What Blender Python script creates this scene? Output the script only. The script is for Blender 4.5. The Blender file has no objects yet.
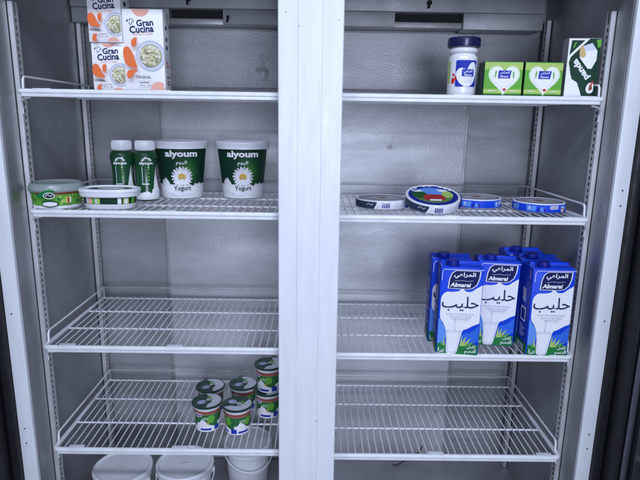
import bpy, bmesh, math, random
from mathutils import Vector, Matrix
random.seed(7)
SC = bpy.context.scene
COL = SC.collection
R = math.radians

# ------------------------------------------------------------------ camera, world, lights
cam = bpy.data.cameras.new('camera'); co = bpy.data.objects.new('camera', cam); COL.objects.link(co)
rt = Vector((0.99987695, -0.00511566, 0.01482947)); up = Vector((-0.01336113, 0.21761432, 0.97594338)); fw = Vector((0.0082197, 0.97602143, -0.21751919))
M = Matrix((rt, up, -fw)).transposed().to_4x4(); M.translation = Vector((0.0106, -1.07606, -0.04387))
co.matrix_world = M
cam.sensor_width = 36; cam.lens = 539.336 / 640 * 36; cam.clip_start = .01; cam.clip_end = 60
SC.camera = co
w = bpy.data.worlds.new('World'); SC.world = w; w.use_nodes = True
bg = w.node_tree.nodes['Background']; bg.inputs[0].default_value = (.56, .65, .95, 1); bg.inputs[1].default_value = .23
def area(name, loc, target, sx, sy, power, col):
    l = bpy.data.lights.new(name, 'AREA'); l.shape = 'RECTANGLE'; l.size = sx; l.size_y = sy; l.energy = power; l.color = col
    o = bpy.data.objects.new(name, l); COL.objects.link(o); o.location = loc
    o.rotation_euler = (Vector(target) - Vector(loc)).to_track_quat('-Z', 'Y').to_euler()
    return o
area('ceiling_lamp', (-.1, -1.7, 1.5), (0, .1, -.45), 2.4, .30, 48, (.69, .78, 1))
area('front_fill', (.5, -3.2, -.1), (0, .1, -.4), 1.0, .9, 54, (.70, .78, 1))  # added fill from the front, stands in for the shop's other lights
SC.view_settings.view_transform = 'Standard'; SC.view_settings.look = 'None'
SC.view_settings.exposure = 0; SC.view_settings.gamma = 1

# ------------------------------------------------------------------ materials
MATS = {}
def mat(name, rgb, rough=.5, metal=0, coat=0, trans=0, var=0, vscale=20, bump=0, bscale=300, rvar=0, aniso=None, alpha=1, spec=.5, sss=0, ior=1.45, stain=None):
    if name in MATS: return MATS[name]
    m = bpy.data.materials.new(name); m.use_nodes = True; nt = m.node_tree; b = nt.nodes['Principled BSDF']
    b.inputs['Base Color'].default_value = (*rgb, 1); b.inputs['Roughness'].default_value = rough; b.inputs['Metallic'].default_value = metal
    b.inputs['Coat Weight'].default_value = coat; b.inputs['Coat Roughness'].default_value = .15
    b.inputs['Transmission Weight'].default_value = trans; b.inputs['Alpha'].default_value = alpha
    b.inputs['Specular IOR Level'].default_value = spec; b.inputs['IOR'].default_value = ior
    if sss: b.inputs['Subsurface Weight'].default_value = sss; b.inputs['Subsurface Radius'].default_value = (.01, .01, .01)
    tc = nt.nodes.new('ShaderNodeTexCoord'); L = nt.links.new
    def noise(scale, detail=4, vec=None, rough_=.55):
        n = nt.nodes.new('ShaderNodeTexNoise'); n.inputs['Scale'].default_value = scale; n.inputs['Detail'].default_value = detail; n.inputs['Roughness'].default_value = rough_
        L(vec or tc.outputs['Object'], n.inputs['Vector']); return n
    vec = None
    if aniso:
        mp = nt.nodes.new('ShaderNodeMapping'); mp.inputs['Scale'].default_value = aniso; L(tc.outputs['Object'], mp.inputs[0]); vec = mp.outputs[0]
    colout = None
    if var:
        n = noise(vscale, 5, vec); r = nt.nodes.new('ShaderNodeMapRange'); L(n.outputs[0], r.inputs[0])
        r.inputs[1].default_value = .3; r.inputs[2].default_value = .7; r.inputs[3].default_value = 1 - var; r.inputs[4].default_value = 1 + var
        mx = nt.nodes.new('ShaderNodeVectorMath'); mx.operation = 'SCALE'; mx.inputs[0].default_value = rgb; L(r.outputs[0], mx.inputs['Scale']); colout = mx.outputs[0]
    if stain:   # (rgb, threshold, scale)
        n2 = noise(stain[2], 6, None, .7); r2 = nt.nodes.new('ShaderNodeMapRange'); L(n2.outputs[0], r2.inputs[0])
        r2.inputs[1].default_value = stain[1]; r2.inputs[2].default_value = stain[1] + .05
        mm = nt.nodes.new('ShaderNodeMix'); mm.data_type = 'RGBA'; L(r2.outputs[0], mm.inputs[0])
        mm.inputs[6].default_value = (*rgb, 1); mm.inputs[7].default_value = (*stain[0], 1)
        if colout: L(colout, mm.inputs[6])
        colout = mm.outputs[2]
    if colout: L(colout, b.inputs['Base Color'])
    if rvar:
        n3 = noise(vscale * 1.7, 4, vec); r3 = nt.nodes.new('ShaderNodeMapRange'); L(n3.outputs[0], r3.inputs[0])
        r3.inputs[1].default_value = .3; r3.inputs[2].default_value = .7
        r3.inputs[3].default_value = max(.02, rough - rvar); r3.inputs[4].default_value = min(1, rough + rvar); L(r3.outputs[0], b.inputs['Roughness'])
    if bump:
        n4 = noise(bscale, 2, vec); bp = nt.nodes.new('ShaderNodeBump'); bp.inputs['Strength'].default_value = bump; bp.inputs['Distance'].default_value = .002
        L(n4.outputs[0], bp.inputs['Height']); L(bp.outputs[0], b.inputs['Normal'])
    MATS[name] = m; return m

def stucco(name, rgb, strength, scale=260):
    m = mat(name, rgb, .60, .5, var=.2, vscale=5, rvar=.1, aniso=(.7, .7, 2.2), stain=((.40, .40, .42), .66, 7))
    nt = m.node_tree; L = nt.links.new; b = nt.nodes['Principled BSDF']
    tc = nt.nodes.new('ShaderNodeTexCoord'); mp = nt.nodes.new('ShaderNodeMapping'); mp.inputs['Scale'].default_value = (1, 1, 1.35); L(tc.outputs['Object'], mp.inputs[0])
    v = nt.nodes.new('ShaderNodeTexVoronoi'); v.feature = 'F1'; v.inputs['Scale'].default_value = scale; v.inputs['Randomness'].default_value = 1; L(mp.outputs[0], v.inputs['Vector'])
    n = nt.nodes.new('ShaderNodeTexNoise'); n.inputs['Scale'].default_value = scale * .6; L(mp.outputs[0], n.inputs['Vector'])
    ad = nt.nodes.new('ShaderNodeMath'); L(v.outputs['Distance'], ad.inputs[0]); L(n.outputs[0], ad.inputs[1])
    bp = nt.nodes.new('ShaderNodeBump'); bp.inputs['Strength'].default_value = strength; bp.inputs['Distance'].default_value = .0011
    L(ad.outputs[0], bp.inputs['Height']); L(bp.outputs[0], b.inputs['Normal'])
    return m
STUCCO = stucco('embossed_aluminium', (.64, .64, .66), .36)
STUCCO2 = stucco('embossed_aluminium_dull', (.36, .36, .375), .2, 300)
STEEL = mat('brushed_steel', (.42, .42, .43), .42, .75, var=.2, vscale=6, rvar=.12, aniso=(3, 3, .6), bump=.05, bscale=40)
SIDESTEEL = mat('side_wall_steel', (.37, .37, .385), .48, .62, var=.2, vscale=4, rvar=.12, aniso=(1.4, 1.4, 1), bump=.06, bscale=30)
COVER = mat('cover_grey', (.36, .36, .365), .5, .4, var=.16, vscale=8, rvar=.1)
STRIP = mat('standard_steel', (.66, .66, .66), .40, .5, var=.12, vscale=20)
FRAMEW = mat('white_frame_paint', (.80, .81, .84), .38, 0, var=.05, vscale=9, rvar=.1, stain=((.45, .42, .40), .705, 38), bump=.05, bscale=12, aniso=(6, 6, .8))
WIREG = mat('grey_wire_coat', (.42, .42, .42), .4, .3, var=.2, vscale=30)  # greyer coat, used on the back rails
WIRE = mat('white_wire_coat', (.83, .84, .86), .35, 0, var=.08, vscale=30, rvar=.08, stain=((.40, .35, .30), .72, 55))
BLACK = mat('black_rubber', (.012, .012, .015), .55, 0, rvar=.1)
DARKHOLE = mat('dark_slot', (.008, .008, .010), .8)
GLASSD = mat('dark_door_glass', (.02, .022, .026), .12, 0, spec=.6, var=.4, vscale=4, rvar=.06, aniso=(1, 1, .4))
ALU = mat('dull_aluminium', (.22, .23, .26), .4, .9, var=.1)
WHITE = mat('carton_white', (.86, .85, .85), .42, coat=.1)
PLW = mat('white_plastic', (.80, .81, .84), .32, sss=.05, var=.02)
BUCKET = mat('bucket_plastic', (.74, .75, .77), .38, sss=.12, var=.03, vscale=10)
def ink(n, c, r=.55): return mat('ink_' + n, c, r, spec=.25)
NAVY = ink('navy', (.012, .014, .10)); ORANGE = ink('orange', (.80, .17, .05)); PEACH = ink('peach', (.82, .42, .32)); GREY = ink('grey', (.62, .64, .72))
PLATE = ink('plate', (.50, .51, .60)); PASTA = ink('pasta', (.66, .60, .38)); PASTA2 = ink('pasta_light', (.80, .78, .62)); PASTAG = ink('pasta_green', (.30, .32, .17))
BLUE = ink('milk_blue', (.008, .060, .66), .42); BLUED = ink('deep_blue', (.005, .015, .24), .42); SKYB = ink('sky_blue', (.12, .30, .80))
INKW = ink('white', (.86, .86, .88)); SHADEW = ink('glass_grey', (.62, .66, .78)); GRN = ink('green', (.015, .20, .05)); GRND = ink('dark_green', (.006, .04, .022)); GRNM = ink('mid_green', (.014, .09, .025))
GRNL = ink('leaf_green', (.13, .40, .05)); GRNY = ink('lime', (.42, .58, .14)); YEL = ink('yellow', (.72, .45, .06)); RED = ink('red', (.62, .03, .03)); BRN = ink('brown', (.25, .07, .03)); TAN = ink('tan', (.60, .42, .18))
BOTG = mat('bottle_green', (.008, .07, .024), .3, coat=.3); LOGOB = ink('logo_blue', (.02, .04, .40)); DKTXT = ink('text_dark', (.03, .04, .05)); TINW = mat('tin_white', (.76, .77, .84), .3, coat=.2)
FOILG = mat('foil_green', (.03, .075, .055), .32, .5, var=.4, vscale=60, bump=.35, bscale=70); FOIL = mat('foil_silver', (.68, .70, .76), .42, .5, bump=.3, bscale=80)
CLEARP = mat('clear_plastic', (.55, .64, .62), .22, 0, trans=.55, alpha=1, var=.03); JARG = mat('jar_white', (.82, .82, .84), .22, coat=.5, sss=.05)
NAVYL = mat('navy_lid', (.010, .012, .07), .35, coat=.3, bump=.1, bscale=60)
SIDEG = ink('carton_side_grey', (.36, .36, .38))

# ------------------------------------------------------------------ mesh builder
class MB:
    def __init__(s): s.bm = bmesh.new(); s.mats = []
    def mi(s, m):
        if m not in s.mats: s.mats.append(m)
        return s.mats.index(m)
    def box(s, a, b, m, bev=0, mtx=None, seg=2):
        i = s.mi(m); r = bmesh.ops.create_cube(s.bm, size=1); vs = r['verts']
        c = [(a[k] + b[k]) / 2 for k in range(3)]; d = [abs(b[k] - a[k]) for k in range(3)]
        for v in vs: v.co = Vector((v.co.x * d[0] + c[0], v.co.y * d[1] + c[1], v.co.z * d[2] + c[2]))
        fs = set(f for v in vs for f in v.link_faces)
        for f in fs: f.material_index = i
        if bev:
            es = list(set(e for v in vs for e in v.link_edges))
            r = bmesh.ops.bevel(s.bm, geom=es, offset=bev, segments=seg, affect='EDGES', profile=.5)
            vs = list(set(v for f in r['faces'] for v in f.verts) | set(v for v in vs if v.is_valid))
            for f in r['faces']: f.material_index = i; f.smooth = True
        if mtx: bmesh.ops.transform(s.bm, matrix=mtx, verts=vs)
    def tube(s, pts, r, m, n=8, closed=False):
        i = s.mi(m); P = [Vector(p) for p in pts]; rings = []
        N = len(P); ref = None
        for k in range(N):
            if closed: t = (P[(k + 1) % N] - P[k - 1]).normalized()
            else: t = (P[min(k + 1, N - 1)] - P[max(k - 1, 0)]).normalized()
            if ref is None: ref = t.orthogonal().normalized()
            ref = (ref - t * ref.dot(t)).normalized(); bn = t.cross(ref)
            rr = r[k] if isinstance(r, (list, tuple)) else r
            rings.append([s.bm.verts.new(P[k] + (ref * math.cos(2 * math.pi * j / n) + bn * math.sin(2 * math.pi * j / n)) * rr) for j in range(n)])
        rng = range(N) if closed else range(N - 1)
        for k in rng:
            A, B = rings[k], rings[(k + 1) % N]
            for j in range(n):
                f = s.bm.faces.new((A[j], A[(j + 1) % n], B[(j + 1) % n], B[j])); f.material_index = i; f.smooth = True
        if not closed:
            for rg in (rings[0][::-1], rings[-1]):
                f = s.bm.faces.new(rg); f.material_index = i
    def lathe(s, prof, m, n=48, sy=1.0, sup=2.0, cx=0, cy=0, smooth=True, close=False):
        # prof: list of (r, z); sy squashes y; sup = superellipse exponent
        i = s.mi(m); rings = []
        for (r, z) in prof:
            if r < 1e-6: rings.append([s.bm.verts.new((cx, cy, z))]); continue
            rg = []
            for j in range(n):
                a = 2 * math.pi * j / n; c, d = math.cos(a), math.sin(a)
                k = (abs(c) ** sup + abs(d) ** sup) ** (-1 / sup)
                rg.append(s.bm.verts.new((cx + r * k * c, cy + r * k * d * sy, z)))
            rings.append(rg)
        for A, B in zip(rings, rings[1:]):
            if len(A) == 1 and len(B) == 1: continue
            for j in range(n):
                j2 = (j + 1) % n
                if len(A) == 1: vs = (A[0], B[j2], B[j])
                elif len(B) == 1: vs = (A[j], A[j2], B[0])
                else: vs = (A[j], A[j2], B[j2], B[j])
                f = s.bm.faces.new(vs); f.material_index = i; f.smooth = smooth
    def add(s, art, f, cut=None): art.flush(s, f, cut)
    def build(s, name, parent=None, auto=35, loc=None):
        bmesh.ops.recalc_face_normals(s.bm, faces=[f for f in s.bm.faces if not f.tag])
        me = bpy.data.meshes.new(name); s.bm.to_mesh(me); s.bm.free()
        for m in s.mats: me.materials.append(m)
        try: me.set_sharp_from_angle(angle=R(auto))
        except Exception: pass
        o = bpy.data.objects.new(name, me); COL.objects.link(o)
        if parent: o.parent = parent
        if loc: o.location = loc
        return o

def smooth_pts(pts, n=6):
    out = []; N = len(pts)
    for k in range(N):
        p0, p1, p2, p3 = [Vector(pts[(k + d) % N]) for d in (-1, 0, 1, 2)]
        for j in range(n):
            t = j / n
            out.append(tuple(.5 * ((2 * p1) + (-p0 + p2) * t + (2 * p0 - 5 * p1 + 4 * p2 - p3) * t * t + (-p0 + 3 * p1 - 3 * p2 + p3) * t ** 3)))
    return out
TXT = {}
def text_mesh(s, bold, res):
    key = (s, bold, res)
    if key in TXT: return TXT[key]
    c = bpy.data.curves.new('lettering', 'FONT'); c.body = s; c.offset = bold; c.resolution_u = res; c.fill_mode = 'FRONT'; c.dimensions = '2D'
    o = bpy.data.objects.new('lettering', c); COL.objects.link(o)
    dg = bpy.context.evaluated_depsgraph_get(); me = bpy.data.meshes.new_from_object(o.evaluated_get(dg))
    vs = [(v.co.x, v.co.y) for v in me.vertices]; fs = [tuple(p.vertices) for p in me.polygons]
    bpy.data.objects.remove(o); bpy.data.curves.remove(c); bpy.data.meshes.remove(me)
    x0 = min(v[0] for v in vs); x1 = max(v[0] for v in vs); y0 = min(v[1] for v in vs); y1 = max(v[1] for v in vs)
    TXT[key] = (vs, fs, x0, x1, y0, y1); return TXT[key]
class Art:
    """flat printed artwork: shapes in 2D units, mapped afterwards onto a surface"""
    def __init__(s, W=1, H=1, clip=None): s.W, s.H, s.clip, s.items, s.lay = W, H, clip, [], 0
    def _p(s, p): return (p[0] * s.W, p[1] * s.H)
    def poly(s, pts, m, lay=None):
        if lay is None: s.lay += 1; lay = s.lay
        s.items.append(([s._p(p) for p in pts], [tuple(range(len(pts)))], m, lay)); return s
    def blob(s, pts, m, n=5): return s.poly(smooth_pts(pts, n), m)
    def rect(s, x0, y0, x1, y1, m): return s.poly([(x0, y0), (x1, y0), (x1, y1), (x0, y1)], m)
    def rrect(s, x0, y0, x1, y1, r, m, n=4):
        rx = r; ry = r * s.W / s.H; pts = []
        for cx, cy, a0 in ((x1 - rx, y1 - ry, 0), (x0 + rx, y1 - ry, 90), (x0 + rx, y0 + ry, 180), (x1 - rx, y0 + ry, 270)):
            for k in range(n + 1):
                a = R(a0 + 90 * k / n); pts.append((cx + rx * math.cos(a), cy + ry * math.sin(a)))
        return s.poly(pts, m)
    def ell(s, cx, cy, rx, m, ry=None, n=28, rot=0):      # rx in W units; ry in W units too (true circle by default)
        ry = rx if ry is None else ry; k = s.W / s.H; pts = []
        for j in range(n):
            a = 2 * math.pi * j / n; x, y = rx * math.cos(a), ry * math.sin(a); c, d = math.cos(R(rot)), math.sin(R(rot))
            pts.append((cx + x * c - y * d, cy + (x * d + y * c) * k))
        return s.poly(pts, m)
    def line(s, pts, wd, m):                              # stroke, width in W units
        P = [Vector(s._p(p)) for p in pts]; hw = wd * s.W / 2; L_, R_ = [], []
        for k in range(len(P)):
            t = (P[min(k + 1, len(P) - 1)] - P[max(k - 1, 0)]).normalized(); n = Vector((-t.y, t.x)) * hw
            L_.append(tuple(P[k] + n)); R_.append(tuple(P[k] - n))
        s.lay += 1; N = len(P)
        s.items.append((L_ + R_, [(k, k + 1, N + k + 1, N + k) for k in range(N - 1)], m, s.lay)); return s
    def text(s, t, cx, cy, width, m, height=None, bold=0, rot=0, shear=0, res=3):   # width, height in W units
        vs, fs, x0, x1, y0, y1 = text_mesh(t, bold, res); sx = width * s.W / (x1 - x0); sy = sx if height is None else height * s.W / (y1 - y0)
        c, d = math.cos(R(rot)), math.sin(R(rot)); out = []
        for x, y in vs:
            X = (x - (x0 + x1) / 2) * sx; Y = (y - (y0 + y1) / 2) * sy; X += shear * Y
            out.append((cx * s.W + X * c - Y * d, cy * s.H + X * d + Y * c))
        s.lay += 1; s.items.append((out, fs, m, s.lay)); return s
    def flush(s, mb, f, cut=None):
        for vs, fs, m, lay in s.items:
            b = bmesh.new(); V = [b.verts.new((x, y, 0)) for x, y in vs]
            for q in fs:
                if len(set(q)) >= 3:
                    try: b.faces.new([V[k] for k in q])
                    except ValueError: pass
            if s.clip:
                x0, y0, x1, y1 = s.clip[0] * s.W, s.clip[1] * s.H, s.clip[2] * s.W, s.clip[3] * s.H
                for co_, no in (((x0, 0, 0), (-1, 0, 0)), ((x1, 0, 0), (1, 0, 0)), ((0, y0, 0), (0, -1, 0)), ((0, y1, 0), (0, 1, 0))):
                    bmesh.ops.bisect_plane(b, geom=b.verts[:] + b.edges[:] + b.faces[:], plane_co=co_, plane_no=no, clear_outer=True)
            big = [q for q in b.faces if len(q.verts) > 4]
            if big: bmesh.ops.triangulate(b, faces=big)
            if cut and b.verts:
                x0 = min(v.co.x for v in b.verts); x1 = max(v.co.x for v in b.verts); k = math.floor(x0 / cut) + 1
                while k * cut < x1:
                    bmesh.ops.bisect_plane(b, geom=b.verts[:] + b.edges[:] + b.faces[:], plane_co=(k * cut, 0, 0), plane_no=(1, 0, 0)); k += 1
                y0 = min(v.co.y for v in b.verts); y1 = max(v.co.y for v in b.verts); cy = cut * 1.7; k = math.floor(y0 / cy) + 1
                while k * cy < y1:
                    bmesh.ops.bisect_plane(b, geom=b.verts[:] + b.edges[:] + b.faces[:], plane_co=(0, k * cy, 0), plane_no=(0, 1, 0)); k += 1
            h = .00018 + lay * .00011; i = mb.mi(m); mp = {}
            for v in b.verts: mp[v] = mb.bm.verts.new(f(v.co.x, v.co.y, h))
            for q in b.faces:
                try: g = mb.bm.faces.new([mp[v] for v in q.verts]); g.material_index = i; g.smooth = bool(cut); g.tag = True
                except ValueError: pass
            b.free()
def front(x0, z0, y): return lambda u, v, h: Vector((x0 + u, y - h, z0 + v))
def leftf(x, y1, z0): return lambda u, v, h: Vector((x - h, y1 - u, z0 + v))        # face looking to -x, u runs from the back to the front
def rightf(x, y0, z0): return lambda u, v, h: Vector((x + h, y0 + u, z0 + v))
def topf(x0, y0, z): return lambda u, v, h: Vector((x0 + u, y0 + v, z + h))
def around(Rf, z0, Rref, rot=0, sy=1.0):                     # cylinder / cone: u along the girth, 0 faces the camera
    def f(u, v, h):
        a = u / Rref + R(rot); r = Rf(v) + h
        return Vector((r * math.sin(a), -r * sy * math.cos(a), z0 + v))
    return f
def tag(o, label=None, cat=None, group=None, kind=None):
    if label: o['label'] = label
    if cat: o['category'] = cat
    if group: o['group'] = group
    if kind: o['kind'] = kind
    return o
def empty(name, loc, rz=0, label=None, cat=None, group=None, rx=0, ry=0):
    o = bpy.data.objects.new(name, None); COL.objects.link(o); o.location = loc; o.rotation_euler = (R(rx), R(ry), R(rz)); o.empty_display_size = .02
    return tag(o, label, cat, group)
def copy_tree(o, parent=None):
    c = o.copy(); COL.objects.link(c)
    if parent: c.parent = parent
    for ch in list(o.children): copy_tree(ch, c)
    return c
def place(o, loc, rz=0, label=None, rx=0, ry=0):
    o.location = loc; o.rotation_euler = (R(rx), R(ry), R(rz))
    if label: o['label'] = label
    return o

# arabic lettering, as joined forms from left to right
AR_ALMARAI = "\ufef2\ufecb\ufe8d\ufeae\ufee4\ufedf\ufe8d"
AR_HALIB = "\ufe90\ufef4\ufee0\ufea3"
AR_KAMIL = "\ufede\ufee3\ufe8e\ufedb"; AR_DASAM = "\ufee2\ufeb3\ufeaa\ufedf\ufe8d"; AR_LITR = "\ufeae\ufe98\ufedf"; AR_ALYOUM = "\ufee1\ufeee\ufef4\ufedf\ufe8d"

# ------------------------------------------------------------------ the refrigerator
SZ = [0.0, -.2374, -.5343, -.7801]        # shelf heights (top of the wires)
ZB, ZT = -1.05, .34
fr = empty('display_refrigerator', (0, 0, ZB), 0, 'open two door upright display refrigerator with steel lined interior and white door frame', 'refrigerator')
fr.location = (0, 0, 0)
def part(name, fn, parent=fr, auto=35):
    mb = MB(); fn(mb); return mb.build(name, parent, auto)
part('floor_panel', lambda b: b.box((-.592, -.018, ZB - .03), (.592, .42, ZB), SIDESTEEL))
part('ceiling_panel', lambda b: b.box((-.592, -.018, ZT), (.592, .42, ZT + .03), SIDESTEEL))
bw = part('back_wall', lambda b: b.box((-.592, .392, ZB), (.592, .42, ZT), STUCCO2))
part('air_duct_panel', lambda b: b.box((-.394, .377, ZB + .002), (.403, .3915, .1745), STUCCO, .0015), bw)
part('panel_edge', lambda b: b.box((-.404, .380, ZB + .002), (-.3945, .3915, .174), COVER, .001), bw)
part('panel_edge', lambda b: b.box((.4035, .380, ZB + .002), (.412, .3915, .174), COVER, .001), bw)
for sx in (-1, 1):
    part('side_wall', lambda b: b.box((sx * .592, -.018, ZB - .03), (sx * .622, .42, ZT + .03), SIDESTEEL))
    part('outer_panel', lambda b: b.box((sx * .6225, -.0195, ZB - .06), (sx * .67, .44, ZT + .08), BLACK))
    def stile(b):
        b.box((sx * .5905, -.031, ZB - .03), (sx * .6215, -.019, ZT), FRAMEW, .002)
        for z in (-.17, -.20, -.44, -.70, -.735): b.tube([(sx * .608, -.0305, z), (sx * .608, -.0318, z)], .0016, DARKHOLE, 8)
    part('door_frame_stile', stile)
    # flange between the frame and the steel side (smooth bright strip)
    part('side_trim', lambda b: b.box((sx * .5915, -.0175, ZB), (sx * .5895, .034, ZT - .01), STEEL))
    # black seal round the opening
    part('door_gasket', lambda b: b.box((sx * .622, -.040, ZB - .03), (sx * .640, -.020, ZT), BLACK, .003))
part('door_frame_header', lambda b: b.box((-.6215, -.031, .218), (.6215, -.019, .42), FRAMEW, .002))
part('door_frame_sill', lambda b: b.box((-.6215, -.031, ZB - .06), (.6215, -.019, -.93), FRAMEW, .002))
# dividing post with two shallow press lines
def mull(b):
    i = b.mi(FRAMEW); x0, x1, y0, y1 = -.0615, .0565, -.0555, -.0315; g = .0005
    prof = [(x0 + .0015, y0), (-.0262, y0), (-.0257, y0 + .0012), (-.0252, y0), (.0178, y0), (.0183, y0 + .0012), (.0188, y0), (x1 - .0015, y0), (x1, y0 + .0015), (x1, y1), (x0, y1), (x0, y0 + .0015)]
    lo = [b.bm.verts.new((x, y, -.955)) for x, y in prof]; hi = [b.bm.verts.new((x, y, .30)) for x, y in prof]
    for k in range(len(prof)):
        f = b.bm.faces.new((lo[k], lo[(k + 1) % len(prof)], hi[(k + 1) % len(prof)], hi[k])); f.material_index = i
    for r_ in (lo, hi): b.bm.faces.new(r_).material_index = i
    for x, z in ((-.0475, .142), (.047, .13), (-.024, .118), (.0176, -.66)): b.tube([(x, y0 + .0004, z), (x, y0 - .0005, z)], .0011, ALU, 8)
part('centre_post', mull, auto=20)
# evaporator cover under the ceiling, with two grille slots
def cover(b):
    y0, y1 = .315, .374
    b.box((-.588, y0, .214), (.557, y1, ZT - .002), COVER, .002)
    b.box((-.588, y0 + .006, .1795), (-.352, y1, .2135), COVER, .001)
    b.box((-.221, y0 + .002, .1795), (.196, y1, .2135), COVER, .001)
    b.box((.363, y0 + .002,   .176), (.557, y1, .2135), COVER, .001)
    b.box((-.352, y0 + .014, .1795), (-.221, y1, .193), COVER, .001)
    b.box((.196, y0 + .014, .180), (.363, y1, .193), COVER, .001)
cv = part('evaporator_cover', cover)
part('slot_shade', lambda b: b.box((-.3515, .345, .1935), (-.2215, .368, .2135), DARKHOLE), cv)  # near-black blocks in both slots, shade of the recess put into colour
part('slot_shade', lambda b: b.box((.1965, .345, .1935), (.3625, .368, .2135), DARKHOLE), cv)
for x, z in ((-.303, .233), (.277, .234), (-.208, .195)):
    part('screw', lambda b: (b.tube([(x, .315, z), (x, .307, z)], .006 if z > .2 else .0035, DARKHOLE, 10), b.tube([(x, .311, z), (x - .002, .309, z - .012)], .003, DARKHOLE, 6)), cv)
# slotted shelf standards: U-channels with real slots
def standard(b, sx, y0, y1, ztop, wide):
    X0, X1 = .5890, .5805
    zb = ZB + .002; ym = (y0 + y1) / 2; sl = .0035
    b.box((sx * X0, y0, zb), (sx * X1, y0 + .0015, ztop), STRIP)
    b.box((sx * X0, y1 - .0015, zb), (sx * X1, y1, ztop), STRIP)
    b.box((sx * (X1 - .001), y0, zb), (sx * X1, ym - sl, ztop), STRIP)
    b.box((sx * (X1 - .001), ym + sl, zb), (sx * X1, y1, ztop), STRIP)
    z = zb
    while z < ztop - .02:
        b.box((sx * (X1 - .0008), ym - sl, z), (sx * X1, ym + sl, z + .0062), STRIP); z += .0132
    b.box((sx * .5893, y0 + .0016, zb), (sx * .5888, y1 - .0016, ztop), DARKHOLE)  # near-black backing paints the shade inside the channel
for sx in (-1, 1):
    part('shelf_standard', lambda b: standard(b, sx, .038, .058, .170, 1))
    part('shelf_standard', lambda b: standard(b, sx, .345, .365, .205, 0))
for sx in (-1, 1):
    for z in SZ:
        def brk(b):
            b.tube([(sx * .5790, .040, z - .040), (sx * .5790, .038, z - .026), (sx * .5760, .030, z - .017), (sx * .567, .022, z - .0115), (sx * .552, .018, z - .0095)], .0017, WIRE, 6)
        part('shelf_bracket', brk)
# thin pipe ends and a cable low on the back wall
part('drain_cable', lambda b: b.tube([(.34, .375, -1.0), (.335, .374, -1.02), (.315, .372, -1.030), (.295, .368, -1.038), (.275, .36, -1.0475), (.262, .35, -1.0475), (.25, .352, -1.0475)], .0014, BLACK, 6))
for z, hgt in ((-.335, .003), (-.515, .004), (-.80, .003), (-.93, .004), (-1.0, .003)):
    part('wall_seam', lambda b: b.box((-.588, .3915, z), (-.405, .3900, z + hgt), COVER))
    part('wall_seam', lambda b: b.box((.413, .3915, z + .01), (.588, .3900, z + .01 + hgt), COVER))

# doors folded open to both sides
def door(sx):
    d = empty('glass_door', (sx * .640, -.046, 0), 0)
    d.parent = fr
    def frm(b):
        for (y0, y1, z0, z1) in ((-.045, 0, ZB, ZT), (-.60, -.555, ZB, ZT), (-.555, -.045, ZB, ZB + .05), (-.555, -.045, ZT - .05, ZT)):
            b.box((0, y0, z0), (sx * .045, y1, z1), BLACK, .003)
    part('door_rail', frm, d)
    part('glass_pane', lambda b: b.box((sx * .014, -.556, ZB + .049), (sx * .020, -.044, ZT - .049), GLASSD), d)
    part('inner_trim', lambda b: b.box((sx * .004, -.064, ZB + .05), (sx * .013, -.052, ZT - .05), ALU, .003), d)
door(1); door(-1)

# ------------------------------------------------------------------ wire shelves
def shelf_mesh(side):
    # local: x from 0 (centre end) to side*.564 (wall end), z=0 top of the wires
    W, D = .5695, .336
    root = empty('wire_shelf', (0, 0, 0)); X = lambda v: side * v
    b = MB()
    r = .0052; zz = -.0026
    c = .012
    def corner(cx, cy, a0, a1, rad): return [(X(cx + rad * math.cos(R(a))), cy + rad * math.sin(R(a)), zz) for a in range(a0, a1 + (1 if a1 > a0 else -1), 15 if a1 > a0 else -15)]
    pts = [(X(0.004), D, zz), (X(0.004), .004 + c, zz)] + corner(.004 + c, .004 + c, 180, 270, c) + corner(W - .004 - c, .004 + c, 270, 360, c) + [(X(W - .004), D, zz)]
    b.tube(pts, [.0030] * 2 + [r] * (len(pts) - 3) + [.0030], WIRE, 10)
    b.box((X(.012), .001, -.0125), (X(W - .012), .0045, -.002), WIRE, .0012)      # lip of the front bar
    b.build('front_bar', root)
    b = MB(); n = int((W - .02) / .0163)
    for k in range(1, n + 1):
        x = .008 + (W - .016) * k / (n + 1); jx = random.uniform(-.0011, .0011); x += random.uniform(-.0007, .0007)
        b.tube([(X(x), .004, -.0015), (X(x + jx), D * .5, -.0018 + random.uniform(-.0007, .0003)), (X(x), D, -.0015)], .00135, WIRE, 6)
    b.build('wire_grid', root)
    for y in (.118, .232, D):
        b = MB(); b.tube([(X(.004), y, -.0052), (X(W - .004), y, -.0048)], .0022, WIRE, 8); b.build('cross_bar', root)
    b = MB(); h = .0265
    for xs in (0.006, W - .006):
        if xs > .1: b.build('guard_rail', root); b = MB()
        b.tube([(X(xs), .022, -.003), (X(xs), .024, h - .006), (X(xs), .028, h - .001), (X(xs), .036, h), (X(xs), D - .004, h), (X(xs), D, h)], .0021, WIRE, 8)
    b.build('guard_rail', root)
    b = MB(); b.tube([(X(.006), D + .001, h), (X(W - .006), D + .001, h)], .0021, WIREG, 8)
    for xs in (.006, W - .006): b.tube([(X(xs), D + .001, -.003), (X(xs), D + .001, h)], .0021, WIREG, 8)
    b.build('back_rail', root)
    for x0 in ((.02, .27, .515) if side > 0 else (.015, .27, .50)):
        b = MB(); b.box((X(x0), -.0006, .000), (X(x0 + .034), .014, .0034), WIRE, .001); b.build('clip', root)
    return root
DZ = {-1: [.004, .006, .009, .010], 1: [.005, .004, 0, .002]}
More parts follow.
